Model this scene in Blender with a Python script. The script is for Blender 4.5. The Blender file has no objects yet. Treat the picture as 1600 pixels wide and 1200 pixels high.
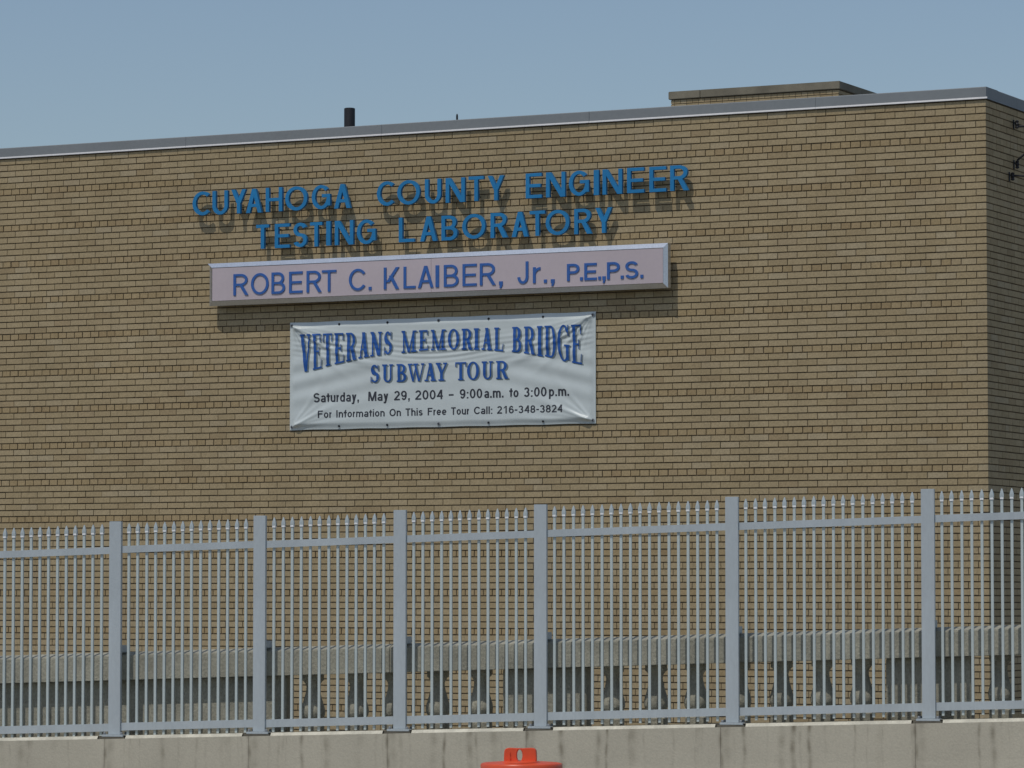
import bpy, bmesh, math, random
import numpy as np
from mathutils import Vector, Matrix

random.seed(7)
RNG = np.random.default_rng(11)
scene = bpy.context.scene
COL = scene.collection

# ------------------------------------------------------------------ camera, sky, sun, exposure
cam_data = bpy.data.cameras.new("camera")
cam = bpy.data.objects.new("camera", cam_data)
COL.objects.link(cam)
cam_data.sensor_width = 36.0
cam_data.lens = 36.0 * 5950.0 / 1600.0
cam_data.clip_start = 0.5
cam_data.clip_end = 5000.0
cam.location = (0, 0, 0)                         # eye level is z = 0
cam.rotation_euler = (math.radians(90) + math.atan(336.0 / 5950.0), 0, 0)
scene.camera = cam

PW = math.atan(5950.0 / 12000.0)                 # building front, angle to the picture plane
PF = math.atan(5950.0 / 21700.0)                 # fence line
DW = Vector((math.cos(PW), -math.sin(PW), 0)); NW = Vector((-math.sin(PW), -math.cos(PW), 0))
DF = Vector((math.cos(PF), -math.sin(PF), 0)); NF = Vector((-math.sin(PF), -math.cos(PF), 0))

SUN_H = (NW - 0.20 * DW).normalized()
SUN_EL = math.atan(1.81 / math.sqrt(1.04))
SUN = Vector((SUN_H.x * math.cos(SUN_EL), SUN_H.y * math.cos(SUN_EL), math.sin(SUN_EL)))

world = bpy.data.worlds.new("World")
scene.world = world
world.use_nodes = True
wn = world.node_tree
bg = wn.nodes["Background"]
sky = wn.nodes.new("ShaderNodeTexSky")
sky.sky_type = 'NISHITA'
sky.sun_disc = False
sky.sun_elevation = SUN_EL
sky.sun_rotation = math.atan2(SUN_H.x, SUN_H.y)
sky.altitude = 200
sky.air_density = 1.0
sky.dust_density = 1.4
sky.ozone_density = 1.3
wn.links.new(sky.outputs[0], bg.inputs[0])
bg.inputs[1].default_value = 0.15

sun_data = bpy.data.lights.new("sun", 'SUN')
sun_data.energy = 3.05
sun_data.angle = math.radians(0.6)
sun_data.color = (1.0, 0.95, 0.87)
sun_ob = bpy.data.objects.new("sun", sun_data)
sun_ob.rotation_euler = SUN.to_track_quat('Z', 'Y').to_euler()
sun_ob.location = SUN * 60
COL.objects.link(sun_ob)

scene.view_settings.view_transform = 'Standard'
scene.view_settings.look = 'None'
scene.view_settings.gamma = 1.0
scene.view_settings.use_curve_mapping = False
scene.view_settings.exposure = -0.8
scene.render.filter_size = 1.9

# ------------------------------------------------------------------ helpers
def tag(o, label=None, cat=None, group=None, kind=None):
    if label: o["label"] = label
    if cat: o["category"] = cat
    if group: o["group"] = group
    if kind: o["kind"] = kind
    return o

def frame_matrix(origin, d, n):
    """local x = along d, local y = out of the face (n), local z = up"""
    m = Matrix.Identity(4)
    for i in range(3):
        m[i][0] = d[i]; m[i][1] = n[i]; m[i][2] = (0, 0, 1)[i]; m[i][3] = origin[i]
    return m

CORNER = Vector((4.49090394, 35.9, 0))
FENCE0 = Vector((0, 30.51282, 0))
MW = frame_matrix(CORNER, DW, NW)                # building: x = along the front (0 at the corner, minus to the left)
MF = frame_matrix(FENCE0, DF, NF)                # fence line
# side wall: x runs back from the corner, y = out of the side face
def S_pt(s, o, z): return CORNER - NW * s + DW * o + Vector((0, 0, z))

def link_mesh(name, me, mat=None, parent=None, matrix=None):
    if mat is not None and len(me.materials) == 0:
        me.materials.append(mat)
    o = bpy.data.objects.new(name, me)
    COL.objects.link(o)
    if parent is not None:
        o.parent = parent
    elif matrix is not None:
        o.matrix_world = matrix
    return o

def empty(name, matrix=None, parent=None):
    o = bpy.data.objects.new(name, None)
    o.empty_display_size = 0.3
    COL.objects.link(o)
    if parent is not None: o.parent = parent
    if matrix is not None: o.matrix_world = matrix
    return o

class MB:
    def __init__(s): s.v = []; s.f = []; s.smooth = False
    def add(s, vs, fs):
        b = len(s.v); s.v += [tuple(p) for p in vs]; s.f += [tuple(b + i for i in f) for f in fs]; return s
    def box(s, x0, x1, y0, y1, z0, z1, dz=0.0):
        """dz: rise of the far x end (for pieces that follow the slope)"""
        vs = [(x0,y0,z0),(x1,y0,z0+dz),(x1,y1,z0+dz),(x0,y1,z0),(x0,y0,z1),(x1,y0,z1+dz),(x1,y1,z1+dz),(x0,y1,z1)]
        return s.add(vs, [(0,3,2,1),(4,5,6,7),(0,1,5,4),(1,2,6,5),(2,3,7,6),(3,0,4,7)])
    def prism(s, prof, x0, x1, dz=0.0):
        """profile of (y, z) points extruded along x"""
        n = len(prof)
        vs = [(x0, y, z) for y, z in prof] + [(x1, y, z + dz) for y, z in prof]
        fs = [tuple(range(n))[::-1], tuple(range(n, 2*n))] + [(i, (i+1) % n, n + (i+1) % n, n + i) for i in range(n)]
        return s.add(vs, fs)
    def lathe(s, prof, n=32, cx=0, cy=0, a0=0.0):
        """profile of (r, z), closed with caps when r > 0 at the ends"""
        vs = []; fs = []; m = len(prof)
        for r, z in prof:
            for k in range(n):
                a = a0 + 2*math.pi*k/n; vs.append((cx + r*math.cos(a), cy + r*math.sin(a), z))
        for j in range(m-1):
            for k in range(n):
                k2 = (k+1) % n; fs.append((j*n+k, j*n+k2, (j+1)*n+k2, (j+1)*n+k))
        fs.append(tuple(range(n))[::-1]); fs.append(tuple((m-1)*n + k for k in range(n)))
        return s.add(vs, fs)
    def tube(s, pts, r, n=8):
        pts = [Vector(p) for p in pts]; vs = []; fs = []
        for i, p in enumerate(pts):
            d = (pts[min(i+1, len(pts)-1)] - pts[max(i-1, 0)]).normalized()
            a = d.orthogonal().normalized() if i == 0 else (pa - d * pa.dot(d)).normalized()
            pa = a; b = d.cross(a)
            for k in range(n):
                t = 2*math.pi*k/n; vs.append(p + a*r*math.cos(t) + b*r*math.sin(t))
        for j in range(len(pts)-1):
            for k in range(n):
                k2 = (k+1) % n; fs.append((j*n+k, j*n+k2, (j+1)*n+k2, (j+1)*n+k))
        fs.append(tuple(range(n))[::-1]); fs.append(tuple((len(pts)-1)*n + k for k in range(n)))
        return s.add(vs, fs)
    def mesh(s, name, bevel=0.0, smooth=False, fix=True):
        me = bpy.data.meshes.new(name)
        me.from_pydata([tuple(v) for v in s.v], [], s.f)
        if fix or bevel:
            bm = bmesh.new(); bm.from_mesh(me)
            if fix: bmesh.ops.recalc_face_normals(bm, faces=bm.faces)
            if bevel:
                es = [e for e in bm.edges if len(e.link_faces) == 2 and e.calc_face_angle(0) > 0.6]
                bmesh.ops.bevel(bm, geom=es, offset=bevel, segments=2, affect='EDGES', clamp_overlap=True)
            bm.to_mesh(me); bm.free()
        if smooth:
            me.shade_smooth()
            me.set_sharp_from_angle(angle=math.radians(38))
        me.update()
        return me
    def build(s, name, mat, parent=None, matrix=None, **k):
        return link_mesh(name, s.mesh(name, **k), mat, parent, matrix)

# ------------------------------------------------------------------ materials
def new_mat(name):
    m = bpy.data.materials.new(name); m.use_nodes = True
    return m, m.node_tree, m.node_tree.nodes["Principled BSDF"]

def N(nt, t, **k):
    n = nt.nodes.new(t)
    for a, b in k.items(): setattr(n, a, b)
    return n

def mottled(name, base, rough=0.7, var=0.12, scale=6.0, metallic=0.0, bump=0.0, fine=60.0, spec=0.5, tint=None, stretch=(1,1,1), fine_var=0.08):
    m, nt, p = new_mat(name)
    tc = N(nt, "ShaderNodeTexCoord")
    mp = N(nt, "ShaderNodeMapping"); mp.inputs["Scale"].default_value = stretch
    nt.links.new(tc.outputs["Object"], mp.inputs[0])
    n1 = N(nt, "ShaderNodeTexNoise"); n1.inputs["Scale"].default_value = scale; n1.inputs["Detail"].default_value = 5
    n2 = N(nt, "ShaderNodeTexNoise"); n2.inputs["Scale"].default_value = fine; n2.inputs["Detail"].default_value = 3
    nt.links.new(mp.outputs[0], n1.inputs["Vector"]); nt.links.new(mp.outputs[0], n2.inputs["Vector"])
    mr = N(nt, "ShaderNodeMapRange"); mr.inputs[1].default_value = 0.3; mr.inputs[2].default_value = 0.7
    mr.inputs[3].default_value = 1 - var; mr.inputs[4].default_value = 1 + var
    nt.links.new(n1.outputs["Fac"], mr.inputs[0])
    mr2 = N(nt, "ShaderNodeMapRange"); mr2.inputs[1].default_value = 0.3; mr2.inputs[2].default_value = 0.7
    mr2.inputs[3].default_value = 1 - fine_var; mr2.inputs[4].default_value = 1 + fine_var
    nt.links.new(n2.outputs["Fac"], mr2.inputs[0])
    mu = N(nt, "ShaderNodeMath", operation='MULTIPLY')
    nt.links.new(mr.outputs[0], mu.inputs[0]); nt.links.new(mr2.outputs[0], mu.inputs[1])
    vm = N(nt, "ShaderNodeVectorMath", operation='SCALE'); vm.inputs[0].default_value = base
    nt.links.new(mu.outputs[0], vm.inputs["Scale"])
    nt.links.new(vm.outputs[0], p.inputs["Base Color"])
    p.inputs["Roughness"].default_value = rough
    p.inputs["Metallic"].default_value = metallic
    p.inputs["Specular IOR Level"].default_value = spec
    if bump:
        b = N(nt, "ShaderNodeBump"); b.inputs["Strength"].default_value = bump; b.inputs["Distance"].default_value = 0.01
        nt.links.new(n2.outputs["Fac"], b.inputs["Height"]); nt.links.new(b.outputs[0], p.inputs["Normal"])
    return m

def brick_material(name="buff_brick", tone=(1, 1, 1)):
    m, nt, p = new_mat(name)
    g = N(nt, "ShaderNodeNewGeometry"); oi = N(nt, "ShaderNodeObjectInfo")
    ad = N(nt, "ShaderNodeMath", operation='ADD'); fr = N(nt, "ShaderNodeMath", operation='FRACT')
    nt.links.new(g.outputs["Random Per Island"], ad.inputs[0]); nt.links.new(oi.outputs["Random"], ad.inputs[1])
    nt.links.new(ad.outputs[0], fr.inputs[0])
    ramp = N(nt, "ShaderNodeValToRGB")
    cr = ramp.color_ramp
    cols = [(0.0, (.355,.265,.152)), (0.10, (.385,.295,.170)), (0.5, (.412,.318,.187)), (0.85, (.425,.33,.197)), (0.95, (.43,.345,.22)), (1.0, (.385,.288,.168))]
    cols = [(p_, tuple(a*b for a, b in zip(c_, (tone[0]*.975, tone[1], tone[2])))) for p_, c_ in cols]
    cr.elements[0].position = 0; cr.elements[0].color = (*cols[0][1], 1)
    cr.elements[1].position = 1; cr.elements[1].color = (*cols[-1][1], 1)
    for pos, c in cols[1:-1]:
        e = cr.elements.new(pos); e.color = (*c, 1)
    nt.links.new(fr.outputs[0], ramp.inputs[0])
    # slow weathering across the wall and fine iron speckle, both in world metres
    n1 = N(nt, "ShaderNodeTexNoise"); n1.inputs["Scale"].default_value = 0.55; n1.inputs["Detail"].default_value = 6
    n2 = N(nt, "ShaderNodeTexNoise"); n2.inputs["Scale"].default_value = 55; n2.inputs["Detail"].default_value = 4
    n3 = N(nt, "ShaderNodeTexNoise"); n3.inputs["Scale"].default_value = 3.0; n3.inputs["Detail"].default_value = 4
    for n in (n1, n2): nt.links.new(g.outputs["Position"], n.inputs["Vector"])
    mp = N(nt, "ShaderNodeMapping"); mp.inputs["Scale"].default_value = (1.6, 1.6, 0.25)
    nt.links.new(g.outputs["Position"], mp.inputs[0]); nt.links.new(mp.outputs[0], n3.inputs["Vector"])
    acc = None
    for n, lo, hi in ((n1, .96, 1.04), (n2, .88, 1.12), (n3, .95, 1.04)):
        mr = N(nt, "ShaderNodeMapRange"); mr.inputs[1].default_value = .32; mr.inputs[2].default_value = .68
        mr.inputs[3].default_value = lo; mr.inputs[4].default_value = hi
        nt.links.new(n.outputs["Fac"], mr.inputs[0])
        if acc is None: acc = mr.outputs[0]
        else:
            mu = N(nt, "ShaderNodeMath", operation='MULTIPLY')
            nt.links.new(acc, mu.inputs[0]); nt.links.new(mr.outputs[0], mu.inputs[1]); acc = mu.outputs[0]
    vm = N(nt, "ShaderNodeVectorMath", operation='SCALE')
    nt.links.new(ramp.outputs[0], vm.inputs[0]); nt.links.new(acc, vm.inputs["Scale"])
    nt.links.new(vm.outputs[0], p.inputs["Base Color"])
    p.inputs["Roughness"].default_value = .85
    p.inputs["Specular IOR Level"].default_value = .25
    b = N(nt, "ShaderNodeBump"); b.inputs["Strength"].default_value = .35; b.inputs["Distance"].default_value = .004
    nt.links.new(n2.outputs["Fac"], b.inputs["Height"]); nt.links.new(b.outputs[0], p.inputs["Normal"])
    return m

def stained_concrete():
    """concrete whose run marks come from a 'stain' attribute baked per vertex"""
    m = mottled("barrier_concrete", (.515, .478, .382), rough=.9, var=.06, scale=1.6, bump=.2, fine=70, spec=.2, fine_var=.05)
    nt = m.node_tree; p = nt.nodes["Principled BSDF"]
    src = p.inputs["Base Color"].links[0].from_socket
    at = N(nt, "ShaderNodeAttribute"); at.attribute_name = "stain"
    mx = N(nt, "ShaderNodeMix"); mx.data_type = 'RGBA'
    nt.links.new(at.outputs["Fac"], mx.inputs[0])
    nt.links.new(src, mx.inputs[6]); mx.inputs[7].default_value = (.12, .10, .065, 1)
    nt.links.new(mx.outputs[2], p.inputs["Base Color"])
    return m

M = {}
M['brick'] = brick_material()
M['header_brick'] = brick_material("brown_header_brick", (.96, .925, .87))
M['mortar'] = mottled("mortar", (.165, .13, .088), rough=.95, var=.2, scale=5, spec=.1)
M['fascia'] = mottled("coping_metal", (.225, .245, .255), rough=.62, var=.06, scale=1.5, metallic=.0, spec=.4, fine=25, fine_var=.03)
M['drip'] = mottled("drip_edge_metal", (.55, .55, .55), rough=.5, var=.05)
M['dark_stone'] = mottled("weathered_stone", (.21, .19, .14), rough=.9, var=.22, scale=3, bump=.3)
M['roof'] = mottled("roofing", (.10, .10, .10), rough=.95)
M['black_iron'] = mottled("black_iron", (.018, .018, .022), rough=.6, var=.3)
M['blue_letter'] = mottled("blue_letter_paint", (.008, .20, .46), rough=.45, var=.07, scale=3, fine=40, fine_var=.04)
M['sign_blue'] = mottled("sign_letter_blue", (.03, .12, .40), rough=.5, var=.05)
M['sign_face'] = mottled("sign_face", (.55, .475, .50), rough=.5, var=.05, scale=1.3, fine=30, fine_var=.02)
M['alu'] = mottled("aluminium_frame", (.60, .64, .69), rough=.36, var=.04, metallic=.85)
M['banner'] = mottled("banner_vinyl", (.615, .675, .67), rough=.38, var=.03, scale=1.2, fine=20, fine_var=.015, spec=.5)
M['print_blue'] = mottled("printed_blue", (.012, .095, .38), rough=.45, var=.08, scale=9)
M['print_grey'] = mottled("printed_grey", (.20, .25, .27), rough=.5, var=.05)
M['print_black'] = mottled("printed_black", (.035, .038, .05), rough=.5, var=.1)
M['fence'] = mottled("fence_paint", (.465, .515, .535), rough=.42, var=.07, scale=3.5, stretch=(1, 1, .35), fine=45, fine_var=.04, spec=.5)
M['picket'] = mottled('picket_paint', (.53, .595, .58), rough=.4, var=.05, scale=2.5, fine=45, fine_var=.03)
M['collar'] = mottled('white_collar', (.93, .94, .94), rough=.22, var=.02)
M['finial'] = mottled("spear_paint", (.45, .51, .52), rough=.32, var=.05, spec=.6)
M['plate'] = mottled("base_plate_steel", (.24, .26, .28), rough=.6, var=.1)
M['grout'] = mottled("grout_pad", (.16, .145, .11), rough=.95, var=.25, scale=8)
M['barrier'] = stained_concrete()
M['sunlit_edge'] = mottled("sunlit_edge_concrete", (.62, .59, .48), rough=.9, var=.18, scale=9, stretch=(1,1,.4))
M['old_concrete'] = mottled("old_concrete", (.365, .352, .285), rough=.92, var=.20, scale=3.5, bump=.6, fine=45, spec=.2, fine_var=.16)
M['orange'] = mottled("orange_plastic", (.80, .105, .035), rough=.36, var=.06, scale=6, spec=.5, fine=30, fine_var=.03)
M['reflective_white'] = mottled("reflective_white", (.7, .7, .68), rough=.4)
M['rubber'] = mottled("black_rubber", (.03, .03, .03), rough=.9)
M['asphalt'] = mottled("asphalt", (.055, .055, .056), rough=.95, var=.2, scale=1.5, fine=120, fine_var=.25)
M['pavement'] = mottled("pavement_concrete", (.36, .34, .29), rough=.95, var=.12, scale=1.2)
M['ground'] = mottled("gravel_ground", (.30, .28, .235), rough=1.0, var=.3, scale=.4)
M['line_white'] = mottled("road_paint", (.7, .7, .66), rough=.8, var=.1)
M['line_yellow'] = mottled("yellow_road_paint", (.62, .42, .06), rough=.8, var=.1)

# ------------------------------------------------------------------ ground, road, pavement
SL = 0.0321                                       # the approach climbs to the right
GROUND_Z = -5.2
gb = MB(); gb.add([(-1500,-1500,GROUND_Z),(1500,-1500,GROUND_Z),(1500,1500,GROUND_Z),(-1500,1500,GROUND_Z)], [(0,1,2,3)])
tag(gb.build('ground', M['ground'], fix=False), kind='structure')

def slab(name, mat, x0, x1, y0, y1, ztop, zbot):
    """slab in the fence frame whose top follows the slope; flat bottom"""
    b = MB()
    a0, a1 = ztop + SL*x0, ztop + SL*x1
    b.add([(x0,y0,zbot),(x1,y0,zbot),(x1,y1,zbot),(x0,y1,zbot),(x0,y0,a0),(x1,y0,a1),(x1,y1,a1),(x0,y1,a0)],
          [(0,3,2,1),(4,5,6,7),(0,1,5,4),(1,2,6,5),(2,3,7,6),(3,0,4,7)])
    o = b.build(name, mat, matrix=MF, fix=False)
    return tag(o, kind='structure')
slab('road', M['asphalt'], -60, 60, 2.35, 36, -1.90, GROUND_Z - .3)
slab('pavement', M['pavement'], -60, 60, .42, 2.20, -1.755, GROUND_Z - .3)
slab('kerb', M['pavement'], -60, 60, 2.203, 2.347, -1.75, GROUND_Z - .3)
for y0, w, mt in ((2.6, .10, 'line_white'), (15.0, .1, 'line_yellow'), (15.22, .1, 'line_yellow')):
    b = MB(); b.add([(-60,y0,-1.896-60*SL),(60,y0,-1.896+60*SL),(60,y0+w,-1.896+60*SL),(-60,y0+w,-1.896-60*SL)], [(0,1,2,3)])
    tag(b.build('road_line', M[mt], matrix=MF, fix=False), kind='structure')

# ------------------------------------------------------------------ building
CH = 0.06524; ROW0 = 4.730; BW = 0.2032; JH = 0.0118; JV = 0.0068
BOT = GROUND_Z - .2
building = empty('brick_building', MW)
tag(building, 'buff brick building with a grey metal coping and black vent pipe on its roof', 'building')

UL, DEPTH = -20.0, 32.0
b = MB(); b.box(UL, -.012, -DEPTH, -.012, BOT, 4.738)
front_wall = b.build('wall', M['mortar'], building)
b = MB(); b.box(-.16, -.0105, -DEPTH+.01, -.014, BOT, 4.736)
side_wall = b.build('wall', M['mortar'], building)

def row_spans(r, length):
    """brick spans (distance from the corner) of course r, plus whether the corner brick is a half"""
    k = r % 6; out = []
    if k in (0, 2, 4): x = 0.0
    elif k in (1, 3): out.append((0, BW/2)); x = BW/2
    else:
        out.append((0, BW/2)); out.append((BW/2, BW*1.25)); x = BW*1.25
        while x < length: out.append((x, x + BW/2)); x += BW/2
        return out
    while x < length: out.append((x, x + BW)); x += BW
    return out

def boxes_mesh(name, bx):
    """bx: array n x 6 (x0,x1,y0,y1,z0,z1) -> one mesh of closed boxes"""
    bx = np.asarray(bx, dtype=np.float64); n = len(bx)
    ix = np.array([[0,2,4],[1,2,4],[1,3,4],[0,3,4],[0,2,5],[1,2,5],[1,3,5],[0,3,5]])
    v = bx[:, ix].reshape(-1, 3)
    q = np.array([[0,3,2,1],[4,5,6,7],[0,1,5,4],[1,2,6,5],[2,3,7,6],[3,0,4,7]])
    f = (q[None] + (np.arange(n)*8)[:, None, None]).reshape(-1)
    me = bpy.data.meshes.new(name)
    me.vertices.add(n*8); me.vertices.foreach_set('co', v.reshape(-1))
    me.loops.add(n*24); me.loops.foreach_set('vertex_index', f.astype(np.int32))
    me.polygons.add(n*6); me.polygons.foreach_set('loop_start', (np.arange(n*6)*4).astype(np.int32))
    me.update(calc_edges=True); me.validate()
    me.shade_flat()
    return me

NROW = int((ROW0 - BOT)/CH)
front = []; big = []; heads = []
for r in range(NROW):
    z1 = ROW0 - r*CH - JH/2; z0 = z1 - CH + JH
    for i, (a, c) in enumerate(row_spans(r, -UL - BW)):
        j = RNG.uniform(-1, 1, 5)
        x1 = -a - (JV/2 if i else 0) + j[0]*.0012*(i > 0); x0 = -c + JV/2 + j[1]*.0012
        y1 = j[2]*.0012*(i > 0); y0 = -.03
        if i == 0: y0 = -(.100 if (r % 6) in (0, 2, 4) else .200)
        if r % 6 == 5 and i > 1: x0 += .0014; x1 -= .0014; y1 += RNG.uniform(-.002, .0015)
        rec = (x0, x1, y0, y1, z0 + j[3]*.0008, z1 + j[4]*.0008)
        if r < 61 and 0 < i <= 5 and (c - a) > .19: big.append((i, r, rec))
        elif r % 6 == 5 and i > 1: heads.append(rec)
        else: front.append(rec)
big.sort(key=lambda t: (t[0], t[1]))
for t in big[300:]: front.append(t[2])
big = big[:300]
stuff = link_mesh('brickwork', boxes_mesh('brickwork', front), M['brick'], front_wall)
tag(stuff, kind='stuff')
tag(link_mesh('header_brickwork', boxes_mesh('header_brickwork', heads), M['header_brick'], front_wall), kind='stuff')
unit = boxes_mesh('brick', [(-.098, .098, -.03, 0, -.0264, .0264)]); unit.materials.append(M['brick'])
for i, r, (x0, x1, y0, y1, z0, z1) in big:
    o = bpy.data.objects.new('brick', unit); COL.objects.link(o); o.parent = front_wall
    o.location = ((x0+x1)/2, y1, (z0+z1)/2)
    o.scale = ((x1-x0)/.196, 1, (z1-z0)/.0528)
side = []
for r in range(NROW):
    z1 = ROW0 - r*CH - JH/2; z0 = z1 - CH + JH
    off = .1045 if (r % 6) in (0, 2, 4) else .2045
    sp = row_spans(r + (1 if (r % 6) in (0, 2, 4) else 0), 12.0) if (r % 6) != 5 else [(k*BW/2, (k+1)*BW/2) for k in range(116)]
    if (r % 6) in (0, 2, 4): sp = [(a, a+BW) for a in np.arange(0, 12, BW)]
    elif (r % 6) in (1, 3): sp = [(a, a+BW) for a in np.arange(0, 12, BW)]
    for a, c in sp:
        j = RNG.uniform(-1, 1, 3)
        side.append((-.03, j[0]*.0012, -(off + c) + JV/2, -(off + a) - JV/2, z0 + j[1]*.0008, z1 + j[2]*.0008))
tag(link_mesh('brickwork', boxes_mesh('brickwork', side), M['brick'], side_wall), kind='stuff')

# roof deck
b = MB(); b.box(UL+.05, -.35, -DEPTH+.3, -.35, 4.739, 4.76)
b.build('roof', M['roof'], building)

# coping: a fascia panel per length, each with its kicked-out drip edge as a sub-part
def coping_prof():
    return [(-.33, 4.742), (.008, 4.742), (.008, 4.846), (.003, 4.852), (-.33, 4.853)]
DRIP = [(.0085, 4.755), (.0185, 4.740), (.0185, 4.736), (.014, 4.736), (.0055, 4.7485), (.0055, 4.755)]
seams = [.008, -1.728, -4.151, -6.498, -8.836, -11.18, -13.53, -15.88, -18.2, UL - .05]
for i in range(len(seams)-1):
    x1, x0 = seams[i] - (.0015 if i else 0), seams[i+1] + .0015
    jy = RNG.uniform(-.0015, .0015)
    o = MB().prism([(y + (jy if y > 0 else 0), z) for y, z in coping_prof()], x0, x1).build('coping_panel', M['fascia'], building)
    MB().prism([(y+.001+jy, z) for y, z in DRIP], x0, x1 + (.013 if i == 0 else 0)).build('drip_edge', M['drip'], o)
def side_prism(prof, s0, s1):
    """profile (out, z) of the side face, extruded backwards from s0 to s1"""
    n = len(prof); m = MB()
    vs = [(y, -s0, z) for y, z in prof] + [(y, -s1, z) for y, z in prof]
    return m.add(vs, [tuple(range(n)), tuple(range(n, 2*n))[::-1]] + [(i, n+i, n+(i+1) % n, (i+1) % n) for i in range(n)])
ss = [-.0085, .88, 3.25, 5.6, 8.0, 14.0, 20.0, DEPTH]
for i in range(len(ss)-1):
    s0, s1 = ss[i] + .0015, ss[i+1] - .0015
    prof = [(y if y > 0 else -.33, z) for y, z in coping_prof()]
    if i == 0: s0 = .331; 
    o = side_prism(prof, s0, s1).build('coping_panel', M['fascia'], building)
    if i == 0:
        # return of the corner panel along the side face
        side_prism([(.0005, 4.742), (.0075, 4.742), (.0075, 4.846), (.003, 4.8519), (.0005, 4.8521)], -.007, .3305).build('corner_return', M['fascia'], o)
        side_prism([(y-.006, z+.002) for y, z in DRIP], -.007, s1).build('drip_edge', M['fascia'], o)
    else:
        side_prism([(y-.006, z+.002) for y, z in DRIP], s0, s1).build('drip_edge', M['fascia'], o)

# rooftop block at the back, vent pipe, lightning rods
PX0, PX1, PY1, PY0 = -12.17, -9.36, -20.03, -26.5
b = MB(); b.box(PX0+.012, PX1-.012, PY0, PY1-.012, 4.765, 7.80)
pent = b.build('rooftop_block', M['mortar'], building)
pb = []
for r in range(46):
    z1 = 7.795 - r*CH - JH/2; z0 = z1 - CH + JH
    x = 0
    k = r % 6
    step = BW/2 if k == 0 else BW
    xs = -BW/2 if k in (1, 3, 5) else 0.0
    L = PX1 - PX0
    while xs < L:
        a, c = max(xs, 0), min(xs + step, L)
        if c - a > .02 : pb.append((PX1 - c + JV/2, PX1 - a - (JV/2 if a > 0 else 0), PY1 - (.1 if a == 0 else .03), PY1, z0, z1))
        xs += step
    for a in np.arange(.105, 6.2, BW):
        pb.append((PX1-.03, PX1, PY1 - a - BW + JV/2, PY1 - a - JV/2, z0, z1))
tag(link_mesh('brickwork', boxes_mesh('brickwork', pb), M['brick'], pent), kind='stuff')
for x0, x1 in ((PX0-.03, -11.66), (-11.656, PX1+.03)):
    MB().box(x0, x1, PY0, PY1+.03, 7.802, 7.925).build('coping_stone', M['dark_stone'], pent, bevel=.008)
MB().lathe([(.058, 4.765), (.058, 5.185), (.05, 5.19), (.048, 5.15)], 24, -7.428, -1.0).build('vent_pipe', M['black_iron'], building, smooth=True)
for x, zt in ((-6.02, 5.02), (-10.80, 4.90)):
    MB().lathe([(.011, 4.762), (.011, zt-.02), (.006, zt)], 8, x, -.75).build('lightning_rod', M['black_iron'], building)

# ------------------------------------------------------------------ lettering engine: glyphs drawn in a unit box
# every glyph is a list of strips; a strip is a list of (left, right) point pairs
def bar(x0, y0, x1, y1, n=26):
    return [((x0, y0 + (y1-y0)*i/n), (x1, y0 + (y1-y0)*i/n)) for i in range(n+1)]
def hbar(x0, y0, x1, y1, n=5):
    return [((x0 + (x1-x0)*i/n, y0), (x0 + (x1-x0)*i/n, y1)) for i in range(n+1)]
def diag(xb, yb, xt, yt, w, n=28):
    return [((xb + (xt-xb)*i/n, yb + (yt-yb)*i/n), (xb + w + (xt-xb)*i/n, yb + (yt-yb)*i/n)) for i in range(n+1)]
def band(cx, cy, rx, ry, v, h, a0, a1, n=None):
    n = max(n or 6, int(abs(a1-a0)/6)); out = []
    for i in range(n+1):
        a = math.radians(a0 + (a1-a0)*i/n); c, s = math.cos(a), math.sin(a)
        out.append(((cx + rx*c, cy + ry*s), (cx + (rx-v)*c, cy + (ry-h)*s)))
    return out
def bowl(x0, yb, yt, W, v, h):
    """right-hand bowl: bars leave the stem at x0 and close in a half ellipse"""
    ry = (yt-yb)/2; rx = min(.48*W, W-x0-.01); cx = W-rx
    return [hbar(x0, yt-h, cx, yt), band(cx, (yb+yt)/2, rx, ry, v, h, 90, -90), hbar(x0, yb, cx, yb+h)]

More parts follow.
